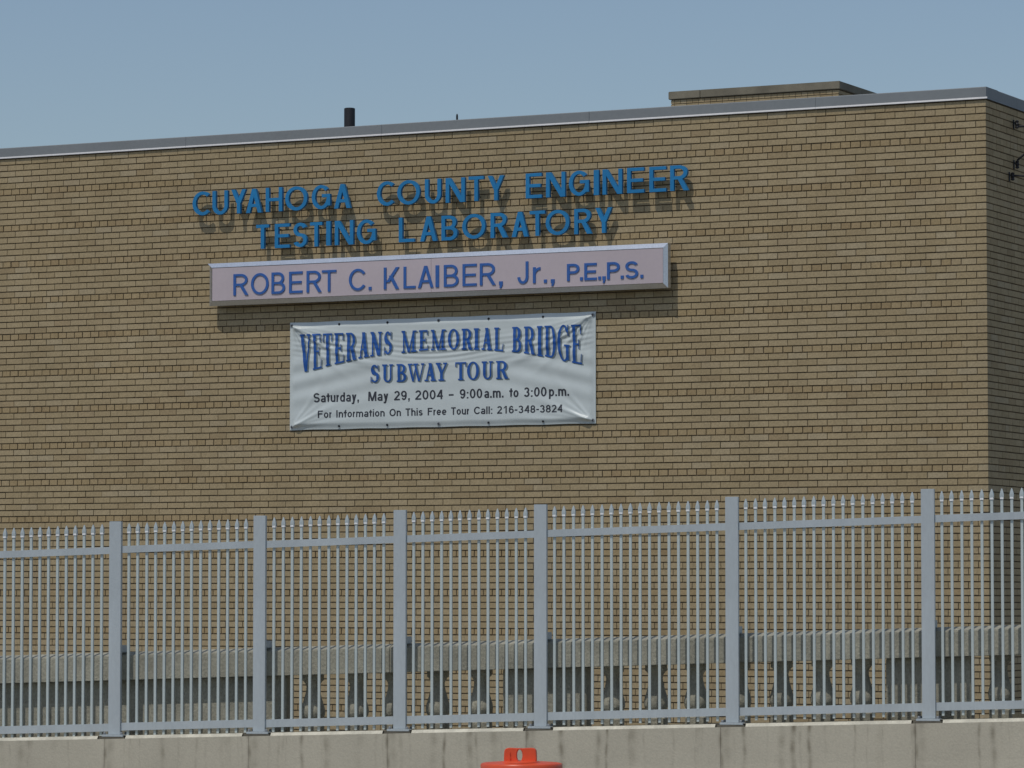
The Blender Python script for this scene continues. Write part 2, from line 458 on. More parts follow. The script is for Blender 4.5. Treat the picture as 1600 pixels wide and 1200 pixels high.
def sans(ch, v, h, geo=False):
    """v: stem width as a share of the box width, h: bar height as a share of the box height"""
    d = v*1.12
    if ch == 'A': return [diag(0,0,.5-d/2,1,d), diag(1-d,0,.5-d/2,1,d), hbar(.2,.24,.8,.24+h)]
    if ch == 'B': return [bar(0,0,v,1)] + bowl(v,.5-h/2,1,.93,v,h) + bowl(v,0,.5+h/2,1,v,h)
    if ch == 'C':
        a = 48 if geo else 36; rx = 1/(1+math.cos(math.radians(a)))
        return [band(rx,.5,rx,.5,v,h,a,360-a,32)]
    if ch == 'D': return [bar(0,0,v,1)] + bowl(v,0,1,1,v,h)
    if ch == 'E': return [bar(0,0,v,1), hbar(v,0,1,h), hbar(v,1-h,1,1), hbar(v,.5-h/2,.93,.5+h/2)]
    if ch == 'F': return [bar(0,0,v,1), hbar(v,1-h,1,1), hbar(v,.47,.9,.47+h)]
    if ch == 'G':
        a = 42
        return [band(.5,.5,.5,.5,v,h,a,352,32), bar(1-v,.1 if not geo else .14,1,.5), hbar(.55,.5-h*.1,1,.5+h*.9)]
    if ch == 'H': return [bar(0,0,v,1), bar(1-v,0,1,1), hbar(v,.5-h/2,1-v,.5+h/2)]
    if ch in 'I|': return [bar(0,0,1,1)]
    if ch == 'J': return [bar(1-v,.3,1,1), band(.5,.3,.5,.3,v,h,0,-180)]
    if ch == 'K': return [bar(0,0,v,1), diag(v*.9,.32,1-d*1.1,1,d*1.15), diag(1-d*1.15,0,.33,.62,d*1.15)]
    if ch == 'L': return [bar(0,0,v,1), hbar(v,0,1,h)]
    if ch == 'M': return [bar(0,0,v,1), bar(1-v,0,1,1), diag(.5-d/2,0,v*.1,1,d), diag(.5-d/2,0,1-d*1.05,1,d)]
    if ch == 'N': return [bar(0,0,v,1), bar(1-v,0,1,1), diag(1-d*1.15,0,0,1,d*1.15)]
    if ch == 'O': return [band(.5,.5,.5,.5,v,h,0,360,40)]
    if ch == '0': return [band(.5,.5,.5,.5,v,h,0,360,36)]
    if ch == 'P': return [bar(0,0,v,1)] + bowl(v,.42,1,1,v,h)
    if ch == 'R': return [bar(0,0,v,1)] + bowl(v,.44,1,.96,v,h) + [diag(1-d*1.05,0,.42,.46,d*1.1)]
    if ch == 'S' or ch == 's':
        q = (1+h)/4
        return [band(.5,1-q,.48,q,v,h,22,180), band(.5,1-q,.48,q,v,h,180,270), band(.5,q,.5,q,v,h,90,0), band(.5,q,.5,q,v,h,0,-158)]
    if ch == 'T': return [bar(.5-v/2,0,.5+v/2,1-h), hbar(0,1-h,1,1)]
    if ch == 'U': return [bar(0,.38,v,1), bar(1-v,.38,1,1), band(.5,.38,.5,.38,v,h,180,360)]
    if ch == 'W': return [diag(.25-d/2,0,0,1,d), diag(.25-d/2,0,.5-d/2,1,d), diag(.75-d/2,0,.5-d/2,1,d), diag(.75-d/2,0,1-d,1,d)]
    if ch == 'Y': return [bar(.5-v/2,0,.5+v/2,.45), diag(.5-d/2,.42,0,1,d), diag(.5-d/2,.42,1-d,1,d)]
    if ch == '1': return [bar(.5,0,.5+v,1), diag(.08,.70,.42,.96,v*.8)]
    if ch == '2': return [band(.5,.70,.48,.30,v,h,165,-20), diag(0,h*.8,.68,.62,d*1.1), hbar(0,0,1,h)]
    if ch == '3': q=(1+h)/4; return [band(.47,1-q,.46,q,v,h,160,-90), band(.5,q,.5,q,v,h,90,-162)]
    if ch == '4': return [bar(.62,0,.62+v,1), hbar(0,.24,1,.24+h), diag(0,.28,.62-v*.1,1,d)]
    if ch == '6': return [band(.5,.33,.5,.33,v,h,0,360,28), band(.5,.5,.5,.5,v,h,40,200)]
    if ch == '8': q=(1+h)/4; return [band(.5,1-q,.45,q,v,h,0,360,28), band(.5,q,.5,q,v,h,0,360,28)]
    if ch == '9': return [band(.5,.67,.5,.33,v,h,0,360,28), band(.5,.5,.5,.5,v,h,20,-140)]
    if ch == '-': return [hbar(0,0,1,1)]
    if ch == '.': return [bar(0,0,1,1,1)]
    if ch == ',': return [bar(0,.42,1,1,1), diag(.1,0,.35,.42,.55,2)]
    if ch == ':': return [bar(0,0,1,.22,1), bar(0,.78,1,1,1)]
    if ch == 'a': return [bar(1-v,0,1,.66), band(.52,.66,.48,.34,v,h,160,0), band(.42,.29,.42,.29,v,h,60,300), hbar(.45,.58-h,1-v,.58), hbar(.5,0,1-v,h)]
    if ch == 'd': return [bar(1-v,0,1,1.35), band(.5,.5,.5,.5,v,h,30,330)]
    if ch == 'p': return [bar(0,-.38,v,1), band(.5,.5,.5,.5,v,h,150,-150)]
    if ch == 'e': return [band(.5,.5,.5,.5,v,h,0,318,28), hbar(v*.6,.5-h/2,1-v*.3,.5+h/2)]
    if ch == 'o': return [band(.5,.5,.5,.5,v,h,0,360,28)]
    if ch == 'n': return [bar(0,0,v,1), bar(1-v,0,1,.6), band(.5,.6,.5,.4,v,h,180,0)]
    if ch == 'h': return [bar(0,0,v,1.35), bar(1-v,0,1,.6), band(.5,.6,.5,.4,v,h,180,0)]
    if ch == 'm': return [bar(0,0,v,1), bar(.5-v/2,0,.5+v/2,.65), bar(1-v,0,1,.65), band(.25+v/4,.65,.25+v/4,.35,v,h,180,0), band(.75-v/4,.65,.25+v/4,.35,v,h,180,0)]
    if ch == 'u': return [bar(0,.4,v,1), bar(1-v,0,1,1), band(.5,.4,.5,.4,v,h,180,360)]
    if ch == 'r': return [bar(0,0,v,1), band(.98,.55,.98-v*.0,.45,v,h,180,95)]
    if ch == 't': return [bar(.26,.2,.26+v,1.26), hbar(-.08,1-h*1.15,1.08,1), band(.26+.42,.22,.42,.22,v,h,180,275)]
    if ch == 'f': return [bar(.25,0,.25+v,1.1), hbar(-.12,1-h*1.15,1.05,1), band(.25+.62,1.08,.62,.31,v,h,180,90)]
    if ch == 'i': return [bar(0,0,1,1), bar(0,1.16,1,1.35,1)]
    if ch == 'l': return [bar(0,0,1,1.35)]
    if ch == 'y': return [diag(.5-d/2,0,0,1,d), diag(.12,-.38,1-d,1,d), hbar(.0,-.38,.3,-.38+h)]
    return [bar(0,0,1,1)]

def serif(ch, v, h, sv=.055):
    """bold high-contrast roman; v thick stem, h thin stroke, sv serif height"""
    th = h*1.15                                    # thin upright, as a share of the width
    s = .11
    def ser(xc, y, w): return hbar(xc-w/2, y, xc+w/2, y+sv, 2)
    def stem(x0): return [bar(x0, sv, x0+v, 1-sv), ser(x0+v/2, 0, v+2*s), ser(x0+v/2, 1-sv, v+2*s)]
    if ch == 'I': return [bar(.5-v*.62,sv,.5+v*.62,1-sv), hbar(0,0,1,sv), hbar(0,1-sv,1,1)]
    if ch == 'E': return stem(s) + [hbar(s+v,0,1,sv), hbar(s+v,1-sv,.94,1), hbar(s+v,.5-sv/2,.7,.5+sv/2),
                                    diag(.86,sv,.96,.26,.05), bar(.86,.76,.94,1-sv), bar(.66,.38,.72,.62)]
    if ch == 'L': return stem(s) + [hbar(s+v,0,1,sv), diag(.84,sv,.95,.32,.05)]
    if ch == 'T': return [bar(.5-v/2,sv,.5+v/2,1-sv), hbar(.5-v/2-s,0,.5+v/2+s,sv), hbar(0,1-sv,1,1), bar(0,.74,.07,1-sv), bar(.93,.74,1,1-sv)]
    if ch == 'R': return stem(s) + bowl(s+v,.45,1,.93,v,sv*1.1) + [diag(1-v*1.1,sv*.2,.45,.48,v*1.1), hbar(.72,0,1.04,sv)]
    if ch == 'B': return stem(s) + bowl(s+v,.47,1,.92,v,sv*1.1) + bowl(s+v,0,.53,1,v,sv*1.1)
    if ch == 'D': return stem(s) + bowl(s+v,0,1,1,v,sv*1.1)
    if ch == 'O': return [band(.5,.5,.5,.51,v,sv,0,360,40)]
    if ch == 'G': return [band(.52,.5,.52,.51,v,sv,40,300,30), bar(.70,.05,.70+v,.42), hbar(.56,.42,1.02,.42+sv), bar(.86,.70,.93,1), band(.52,.5,.42,.51,v*.5,sv,300,330,4)]
    if ch == 'S':
        q = (1+sv*2.2)/4
        return [band(.47,1-q,.40,q,v*.8,sv,30,150), band(.47,1-q,.43,q,v,sv*2,150,262), band(.5,q,.5,q,v,sv*2,96,-30), band(.5,q,.46,q,v*.8,sv,-30,-150),
                diag(.78,.30,.12,.72,v*.8), bar(.84,.66,.91,.99), bar(.02,.01,.09,.34)]
    if ch == 'V': return [diag(.46-v*.3,0,.06,1-sv,v*1.15), diag(.50,0,.82,1-sv,th), hbar(0,1-sv,.5,1), hbar(.66,1-sv,1,1)]
    if ch == 'W': return [diag(.26,0,.04,1-sv,v*.72), diag(.30,0,.48,1-sv,th*.6), diag(.62,0,.40,1-sv,v*.72), diag(.68,0,.90,1-sv,th*.6),
                          hbar(0,1-sv,.28,1), hbar(.34,1-sv,.62,1), hbar(.80,1-sv,1,1)]
    if ch == 'A': return [diag(.14,sv,.44,.97,th*.8), diag(.92-v*1.15,sv,.50-v*.6,1,v*1.15), hbar(.28,.30,.68,.30+sv), hbar(0,0,.34,sv), hbar(.56,0,1.02,sv)]
    if ch == 'Y': return [bar(.5-v/2,sv,.5+v/2,.46), diag(.5-v/2,.43,.08,1-sv,v*1.1), diag(.5+v/2-th,.43,.84,1-sv,th), hbar(.24,0,.76,sv), hbar(0,1-sv,.45,1), hbar(.66,1-sv,1,1)]
    if ch == 'N': return [bar(.14,sv,.14+th,1-sv), bar(.84-th/2,0,.84+th/2,1-sv), diag(.84-v*.9,0,.06,1-sv,v*1.25), hbar(0,0,.32,sv), hbar(0,1-sv,.3,1), hbar(.68,1-sv,1,1)]
    if ch == 'M': return [bar(.10,sv,.10+th*.8,1-sv), bar(.72,sv,.72+v*.8,1-sv), diag(.42,0,.06,1-sv,v*.9), diag(.46,0,.74,1-sv,th*.8),
                          hbar(0,0,.24,sv), hbar(.64,0,1,sv), hbar(0,1-sv,.24,1), hbar(.74,1-sv,1,1)]
    if ch == 'U': return [bar(.12,.28,.12+v,1-sv), bar(.86-th,.28,.86,1-sv), band(.49,.29,.37,.29,v*.9,sv,180,270), band(.49,.29,.37,.29,th,sv,270,360), hbar(0,1-sv,.12+v+.1,1), hbar(.66,1-sv,1,1)]
    return sans(ch, v, h)

def letter_solid(strips, fx, y0, y1, name, mat, parent):
    """strips -> closed prisms between depth y0 (back) and y1 (front); fx maps glyph (x, y) to (u, z)"""
    m = MB()
    for k, st in enumerate(strips):
        yf = y1 + .0002*k; n = len(st); vs = []
        for L, R in st:
            lu, lz = fx(*L); ru, rz = fx(*R)
            vs += [(lu, yf, lz), (ru, yf, rz), (lu, y0, lz), (ru, y0, rz)]
        fs = []
        closed = abs(st[0][0][0]-st[-1][0][0]) + abs(st[0][0][1]-st[-1][0][1]) < 1e-6
        for i in range(n-1):
            a, c = 4*i, 4*(i+1)
            fs += [(a, a+1, c+1, c), (a+2, c+2, c+3, a+3), (a, c, c+2, a+2), (a+1, a+3, c+3, c+1)]
        if not closed: fs += [(0, 2, 3, 1), (4*(n-1), 4*(n-1)+1, 4*(n-1)+3, 4*(n-1)+2)]
        m.add(vs, fs)
    return m.build(name, mat, parent)

# ------------------------------------------------------------------ blue letters on the wall
def wall_letters(rows, z0, z1, label, text):
    t = empty('wall_lettering', MW @ Matrix.Translation((rows[0][1], .05, z0)))
    tag(t, label, 'sign lettering')
    inv = (rows[0][1], .05, z0)
    for ch, a, c in rows:
        w = c - a; hgt = z1 - z0
        v, h = (.041/w if ch != 'I' else 1), .033/hgt
        jz = RNG.uniform(-.002, .002)
        o = letter_solid(sans(ch, v, h, True), lambda x, y: (a + x*w - inv[0], y*hgt + jz), .020, .056, 'letter', M['blue_letter'], t)
        # two studs hold every letter off the bricks
        s = MB()
        for zx in (.2, .8):
            px = a + (.5*w if ch in 'ITY' else (v*.5*w if ch not in 'AOCGS' else (.5*w if ch in 'OCGS' else .5*w)))
            pz = {'A': .28 if zx < .5 else .9, 'O': .03 if zx < .5 else .97, 'C': .03 if zx < .5 else .97, 'G': .03 if zx < .5 else .97, 'S': .03 if zx < .5 else .97}.get(ch, zx)*hgt
            if ch == 'Y' and zx > .5: pz = .38*hgt
            s.box(px-inv[0]-.004, px-inv[0]+.004, -.052, .0198, pz-.004, pz+.004)
        s.build('stud', M['black_iron'], o)
    return t
L1 = [('C',-8.691,-8.489),('U',-8.45,-8.264),('Y',-8.222,-8.045),('A',-8.043,-7.857),('H',-7.809,-7.612),('O',-7.576,-7.315),('G',-7.262,-7.045),('A',-6.998,-6.807),('C',-6.5,-6.306),('O',-6.265,-6.006),('U',-5.947,-5.764),('N',-5.71,-5.492),('T',-5.45,-5.28),('Y',-5.233,-5.05),('E',-4.808,-4.63),('N',-4.582,-4.37),('G',-4.329,-4.109),('I',-4.056,-4.0),('N',-3.96,-3.746),('E',-3.693,-3.508),('E',-3.451,-3.27),('R',-3.227,-3.035)]
L2 = [('T',-7.922,-7.769),('E',-7.699,-7.522),('S',-7.48,-7.319),('T',-7.281,-7.138),('I',-7.091,-7.04),('N',-6.99,-6.773),('G',-6.732,-6.514),('L',-6.246,-6.066),('A',-6.002,-5.809),('B',-5.758,-5.577),('O',-5.522,-5.26),('R',-5.202,-5.017),('A',-4.964,-4.781),('T',-4.764,-4.595),('O',-4.586,-4.324),('R',-4.271,-4.083),('Y',-4.039,-3.856)]
wall_letters(L1, 4.002, 4.252, 'upper row of raised blue letters reading CUYAHOGA COUNTY ENGINEER on the brick wall', '')
wall_letters(L2, 3.621, 3.872, 'lower row of raised blue letters reading TESTING LABORATORY above the long name sign', '')

# ------------------------------------------------------------------ long name sign
SX0, SX1, SZ0, SZ1 = -8.468, -3.226, 3.045, 3.485
sign = empty('name_sign', MW @ Matrix.Translation((SX0, 0, SZ0)))
tag(sign, 'long pale pink sign with a silver border and a blue name, under the raised letters', 'sign')
W_, H_ = SX1 - SX0, SZ1 - SZ0
BV = .045; YB, YI = .098, .177
for x0, x1 in ((BV+.016, 2.628), (2.631, W_-BV-.004)):
    MB().box(x0, x1, YI-.012, YI-.004 + RNG.uniform(0,.0008), BV+.004, H_-BV-.004).build('face_panel', M['sign_face'], sign)
def frame_side(p0, p1, q0, q1, YO, name='frame'):
    """bevelled frame member between outer corners p0-p1 and inner corners q0-q1 (x, z)"""
    m = MB()
    vs = [(p0[0],YB,p0[1]),(p1[0],YB,p1[1]),(p1[0],YO,p1[1]),(p0[0],YO,p0[1]),
          (q0[0],YI,q0[1]),(q1[0],YI,q1[1]),(q1[0],YB,q1[1]),(q0[0],YB,q0[1])]
    m.add(vs, [(0,1,2,3),(3,2,5,4),(4,5,6,7),(7,6,1,0),(0,3,4,7),(1,6,5,2)])
    return m.build(name, M['alu'], sign)
o_ = [(0,0),(W_,0),(W_,H_),(0,H_)]; i_ = [(BV+.012,BV),(W_-BV,BV),(W_-BV,H_-BV),(BV+.012,H_-BV)]
for k in range(4):
    e = .0006
    frame_side(o_[k], o_[(k+1)%4], i_[k], i_[(k+1)%4], (.128, .163, .163, .122)[k])
MB().box(.06, W_-.06, YB-.006, YB-.001, .06, H_-.06).build('back_panel', M['plate'], sign)
for x in (.5, 1.9, 3.3, 4.7):
    b = MB(); b.box(x-.025, x+.025, .001, YB-.0065, .1, H_-.1).build('wall_bracket', M['plate'], sign)
def sign_letters(rows, zb, zt):
    for ch, a, c in rows:
        w = c-a; hh = zt-zb; y0z, hz = zb, hh
        v, h = .030/w, .0245/hh
        if ch == 'I': v = 1
        if ch == '.': hz = .033
        if ch == ',': hz = .066; y0z = zb-.033
        if ch == 'r': hz = .72*hh
        letter_solid(sans(ch, v, h if ch != 'r' else h/.72), lambda x, y: (a + x*w - SX0, y0z + y*hz - SZ0), YI-.0035, YI+.005, 'letter', M['sign_blue'], sign)
S1 = [('R',-8.148,-7.971),('O',-7.937,-7.727),('B',-7.693,-7.532),('E',-7.484,-7.326),('R',-7.278,-7.104),('T',-7.098,-6.929),('C',-6.782,-6.594),('.',-6.553,-6.52),('K',-6.378,-6.203),('L',-6.151,-6.014),('A',-5.986,-5.809),('I',-5.785,-5.746),('B',-5.691,-5.523),('E',-5.479,-5.32),('R',-5.284,-5.108),(',',-5.069,-5.028),('J',-4.863,-4.742),('r',-4.691,-4.599),('.',-4.570,-4.537),(',',-4.493,-4.452)]
S2 = [('P',-4.315,-4.178),('.',-4.172,-4.141),('E',-4.125,-3.99),('.',-3.973,-3.943),(',',-3.928,-3.893),('P',-3.877,-3.738),('.',-3.729,-3.697),('S',-3.681,-3.539),('.',-3.516,-3.485)]
sign_letters(S1, 3.141, 3.363); sign_letters(S2, 3.149, 3.319)

# ------------------------------------------------------------------ banner
BX0, BX1, BZ0, BZ1 = -7.566, -4.079, 1.735, 2.851
BWD, BHT = BX1-BX0, BZ1-BZ0
banner = empty('banner', MW @ Matrix.Translation((BX0, 0, BZ0)))
tag(banner, 'creased white banner with blue title and black text, pinned below the pink sign', 'banner')
def fold(x, y, cx, cy, ang, A, L, w0=.010, w1=.036, curve=0.0):
    A = A*1.2
    dx, dy = x-cx, y-cy
    r = np.hypot(dx, dy) + 1e-6
    a = math.radians(ang)
    al = dx*math.cos(a) + dy*math.sin(a)
    ac = -dx*math.sin(a) + dy*math.cos(a) - curve*al*al
    w = w0 + w1*np.maximum(al, 0)
    g = A*np.exp(-(ac/w)**2) * np.clip(al/.06, 0, 1)**1.0 * np.exp(-(np.maximum(al, 0)/L)**2)
    return np.where(al > 0, g, 0)
def bsurf(x, y):
    x = np.asarray(x, float); y = np.asarray(y, float)
    z = np.full(np.broadcast(x, y).shape, .020)
    W, H = BWD, BHT
    # gathers fanning out of the pinned corners
    for cx, s in ((.03, 1), (W-.03, -1)):
        for ang, A, L, cv in ((-9,.006,.9,-.02), (-16,.009,.62,.0), (-25,.012,.9,.10), (-34,.011,1.05,.16), (-45,.008,.6,.10), (-58,.007,.42,0), (-71,.004,.35,0)):
            aa = ang if s > 0 else 180-ang
            z = z + fold(x, y, cx, H-.03, aa + (1.7 if s < 0 else 0), A*(1 if s > 0 else .9), L, curve=cv*s)
        for ang, A, L in ((24,.013,.40), (15,.008,.45), (6,.006,.7), (36,.005,.35), (50,.004,.5)):
            aa = ang if s > 0 else 180-ang
            z = z + fold(x, y, cx, .03, aa + (4 if s < 0 else 0), A*(1 if s > 0 else 1.15), L, w1=.055)
    # slack creases sagging between the upper pins
    t = (x - W/2)/(W/2)
    ph = (y - .16*t*t - .02*np.sin(3.1*x))/.052
    env = np.exp(-((y-(.80+.08*t*t))/.13)**2) * (.45 + .55*np.sin(2.3*x+.6)**2) * np.clip(1.25-np.abs(t)*.8, 0, 1)
    z = z + .0024*env*np.sin(2*math.pi*ph + .8*np.sin(4.3*x))
    # broad swags
    ph2 = (y + .55*np.abs(t)**1.3*.6)/.19
    z = z + .0036*np.sin(2*math.pi*ph2 + .6*np.sin(2.2*x)) * np.clip(np.abs(t)*1.2, .15, 1) * np.exp(-((y-.52)/.30)**2)
    z = z + .0010*np.sin(17*x + 9*y)*np.sin(11*y - 5*x) + .0018*np.sin(5*x+2)*np.sin(4*y)
    # pulled flat to the wall at the hems
    ed = np.minimum(np.minimum(x, W-x), np.minimum(y, H-y))
    k = np.clip(ed/.07, 0, 1); k = k*k*(3-2*k)
    return .008 + (z - .008)*(.12 + .88*k)*1.35
nx, ny = 560, 186
X, Y = np.meshgrid(np.linspace(0, BWD, nx+1), np.linspace(0, BHT, ny+1))
Z = bsurf(X, Y)
# hems bow very slightly between pins
VX = X; VZ = Y + .004*np.sin(X/BWD*math.pi*6)**2*(Y/BHT-.5)*-2
me = bpy.data.meshes.new('banner_sheet')
vs = np.stack([VX, Z, VZ], -1).reshape(-1, 3)
ids = np.arange((nx+1)*(ny+1)).reshape(ny+1, nx+1)
q = np.stack([ids[:-1,:-1], ids[:-1,1:], ids[1:,1:], ids[1:,:-1]], -1).reshape(-1)
me.vertices.add(len(vs)); me.vertices.foreach_set('co', vs.reshape(-1))
me.loops.add(len(q)); me.loops.foreach_set('vertex_index', q.astype(np.int32))
me.polygons.add(len(q)//4); me.polygons.foreach_set('loop_start', (np.arange(len(q)//4)*4).astype(np.int32))
me.update(calc_edges=True); me.shade_smooth()
sheet = link_mesh('sheet', me, M['banner'], banner)
sol = sheet.modifiers.new('thickness', 'SOLIDIFY'); sol.thickness = .0012; sol.offset = 1 if False else -1
# hem line stitched along the edge
def printed(name, items, mat, parent, lift):
    """items: list of (strips, fx) with fx -> banner-local (x, y); laid onto the cloth"""
    m = MB()
    for it, (strips, fx) in enumerate(items):
        it = it if name == 'drop_shadow' else 0
        for k, st in enumerate(strips):
            P = [(fx(*L), fx(*R)) for L, R in st]
            flat = [p for pr in P for p in pr]
            zz = bsurf([p[0] for p in flat], [p[1] for p in flat]) + lift + .00012*k + .0009*it
            m.add([(p[0], z, p[1]) for p, z in zip(flat, zz)], [(2*i, 2*i+1, 2*i+3, 2*i+2) for i in range(len(P)-1)])
    me = m.mesh(name, fix=False)
    # face outwards (+y)
    bm = bmesh.new(); bm.from_mesh(me)
    for f in bm.faces:
        f.normal_update()
        if f.normal.y < 0: f.normal_flip()
    bm.to_mesh(me); bm.free(); me.shade_smooth()
    return link_mesh(name, me, mat, parent)
def boxmap(a, c, z0, z1): return lambda x, y: (a + x*(c-a) - BX0, z0 + y*(z1-z0) - BZ0)
TT = [('V',-7.434,-7.309,2.34),('E',-7.286,-7.184,2.363),('T',-7.162,-7.057,2.392),('E',-7.03,-6.918,2.415),('R',-6.893,-6.78,2.437),('A',-6.75,-6.633,2.463),('N',-6.612,-6.482,2.478),('S',-6.456,-6.364,2.491),('M',-6.253,-6.08,2.503),('E',-6.051,-5.948,2.518),('M',-5.915,-5.747,2.517),('O',-5.721,-5.594,2.518),('R',-5.565,-5.449,2.51),('I',-5.427,-5.37,2.507),('A',-5.341,-5.225,2.501),('L',-5.197,-5.096,2.487),('B',-4.997,-4.892,2.468),('R',-4.863,-4.746,2.448),('I',-4.717,-4.657,2.422),('D',-4.632,-4.508,2.406),('G',-4.49,-4.359,2.367),('E',-4.335,-4.225,2.338)]
WW = [('S',-6.609,-6.511),('U',-6.474,-6.348),('B',-6.308,-6.197),('W',-6.179,-5.991),('A',-5.988,-5.863),('Y',-5.86,-5.732),('T',-5.638,-5.514),('O',-5.503,-5.369),('U',-5.337,-5.211),('R',-5.175,-5.046)]
def base_curve(u, zc, zd):                        # the baseline of each title letter follows the arch
    return zc
items = []
for k, (ch, a, c, zb) in enumerate(TT):
    w = c-a
    zl = TT[max(k-1,0)][3]; zr = TT[min(k+1,len(TT)-1)][3]
    ua = TT[max(k-1,0)][1]; ub = TT[min(k+1,len(TT)-1)][1]
    sl = (zr-zl)/(ub-ua)
    zt = 2.724
    vv, hh = min(.031/w, .5), .0145/w
    items.append((ch, serif(ch, vv, hh, .016/(zt-zb)), (lambda a, w, zb, sl, zt: (lambda x, y: (a + x*w - BX0, (zb + sl*(x-.5)*w)*(1-y) + zt*y - BZ0)))(a, w, zb, sl, zt)))
for ch, a, c in WW:
    w = c-a
    items.append((ch, serif(ch, min(.031/w, .5), .0145/w, .014/.182), boxmap(a, c, 2.206, 2.387)))
def shifted(fx, dx, dy): return lambda x, y: (fx(x, y)[0]+dx, fx(x, y)[1]+dy)
for ch, st, fx in items:
    o = printed('printed_letter', [(st, fx)], M['print_blue'], banner, .0062)
    printed('drop_shadow', [(st, shifted(fx, .016, -.012)), (st, shifted(fx, .008, -.006))], M['print_grey'], o, .0022)

ADV = {'S':.66,'a':.55,'t':.36,'u':.55,'r':.34,'d':.56,'y':.52,',':.27,'M':.82,'2':.56,'9':.56,'0':.56,'4':.56,'-':.34,':':.27,'.':.27,'m':.84,'o':.56,'3':.56,'p':.56,
       'F':.60,'I':.27,'n':.55,'f':.36,'i':.23,'O':.76,'T':.60,'h':.55,'s':.50,'e':.56,'C':.70,'l':.23,'1':.56,'6':.56,'8':.56}
SB = .075
def word(txt, a, c, zb, cap, stem):
    adv = [ADV[ch] for ch in txt]; tot = sum(adv) - 2*SB*.6
    k = (c-a)/tot; x = -SB*.6; out = []
    for ch, ad in zip(txt, adv):
        g0, g1 = a + (x+SB*.6)*k, a + (x+ad-SB*.6)*k
        w = g1-g0
        if ch.islower(): z0, z1 = zb, zb + cap*.74
        elif ch == '.': z0, z1 = zb, zb + stem; 
        elif ch == ',': z0, z1 = zb - stem*.9, zb + stem
        elif ch == ':': z0, z1 = zb, zb + cap*.68
        elif ch == '-': z0, z1 = zb + cap*.34, zb + cap*.34 + stem*.85
        else: z0, z1 = zb, zb + cap
        if ch in '.,:':
            mid = (g0+g1)/2; g0, g1 = mid - stem/2, mid + stem/2; w = g1-g0
        v = min(stem/w, 1); h = stem*.82/(z1-z0)
        if ch in 'iIl': mid = (g0+g1)/2; g0, g1 = mid - stem/2, mid + stem/2
        out.append((sans(ch, v, h), boxmap(g0, g1, z0, z1)))
        x += ad
    return out
for txt, a, c in [('Saturday,',-7.275,-6.743),('May',-6.637,-6.403),('29,',-6.337,-6.154),('2004',-6.096,-5.781),('-',-5.714,-5.659),('9:00',-5.589,-5.333),('a.m.',-5.31,-5.092),('to',-5.026,-4.925),('3:00',-4.867,-4.616),('p.m.',-4.59,-4.363)]:
    printed('printed_word', word(txt, a, c, 2.018, .096, .0188), M['print_black'], banner, .0026)
for txt, a, c in [('For',-7.222,-7.062),('Information',-7.011,-6.445),('On',-6.39,-6.259),('This',-6.206,-6.011),('Free',-5.953,-5.74),('Tour',-5.687,-5.481),('Call:',-5.427,-5.217),('216-348-3824',-5.166,-4.435)]:
    printed('printed_word', word(txt, a, c, 1.857, .076, .0152), M['print_black'], banner, .0026)
def disc(x, y, z, r, d, mb):
    n = 14
    vs = [(x + r*math.cos(2*math.pi*k/n), d0, z + r*math.sin(2*math.pi*k/n)) for d0 in (y, y+d) for k in range(n)]
    mb.add(vs, [tuple(range(n)), tuple(range(n, 2*n))] + [(k, (k+1) % n, n+(k+1) % n, n+k) for k in range(n)])
gx = [.03, .585, 1.145, 1.735, 2.30, 2.91, BWD-.03]
for zz in (.035, BHT-.035):
    for i, x in enumerate(gx):
        big_ = i in (0, 3, 6)
        z = float(bsurf([x], [zz])[0])
        o_m = MB(); disc(x, z+.0005, zz, .017 if big_ else .012, .006, o_m)
        o = o_m.build('grommet', M['plate'] if big_ else M['black_iron'], banner)
        s_ = MB(); disc(x, z+.007, zz, .007, .006, s_); s_.build('screw_head', M['black_iron'], o)

# ------------------------------------------------------------------ iron wire brackets on the side wall
def bracket(s, z, label, rods, knob=True):
    mt = frame_matrix(S_pt(s, 0, z), -NW, DW)
    t = empty('wire_bracket', mt); tag(t, label, 'wire bracket', 'iron wire brackets on the side wall')
    MB().box(-.013, .013, .002, .010, -.045, .045).build('wall_plate', M['black_iron'], t, bevel=.002)
    b = MB(); b.tube([(0, .010, .02), (0, .02, .012), (0, .036, .0)], .007, 6); b.build('arm', M['black_iron'], t, smooth=True)
    MB().lathe([(.008,-.04),(.020,-.032),(.014,-.015),(.022,0),(.014,.015),(.020,.03),(.008,.04)], 16, 0, .038).build('insulator', M['black_iron'], t, smooth=True)
    return t
bracket(.80, 4.58, 'small iron wire bracket high on the shaded side wall, just under the coping', 1)
bracket(.80, 4.19, 'middle iron wire bracket on the shaded side wall, where the sloping cable ends', 1)
bracket(.66, 4.06, 'lowest iron wire bracket on the shaded side wall, holding the sagging cable', 1)
def cable(s, z, end, sag, label, r=.011):
    p0 = S_pt(s, .038, z); p1 = p0 + Vector(end)
    b = MB(); pts = []
    for i in range(25):
        t = i/24; p = p0.lerp(p1, t); p = Vector((p.x, p.y, p.z - sag*4*t*(1-t))); pts.append(p)
    o = b.tube([p - pts[0] for p in pts], r, 6).build('cable', M['black_iron'], matrix=Matrix.Translation(pts[0]), smooth=True)
    tag(o, label, 'cable')
cable(.80, 4.56, (8, -1.5, .35), .12, 'uppermost black cable leaving the side wall almost level')
cable(.80, 4.23, (8, -2.5, 7.4), .1, 'black cable rising steeply to the right from the side wall')
cable(.66, 4.07, (8, -2.0, 3.6), 1.1, 'lowest black cable, sagging before it rises off the side wall', .009)

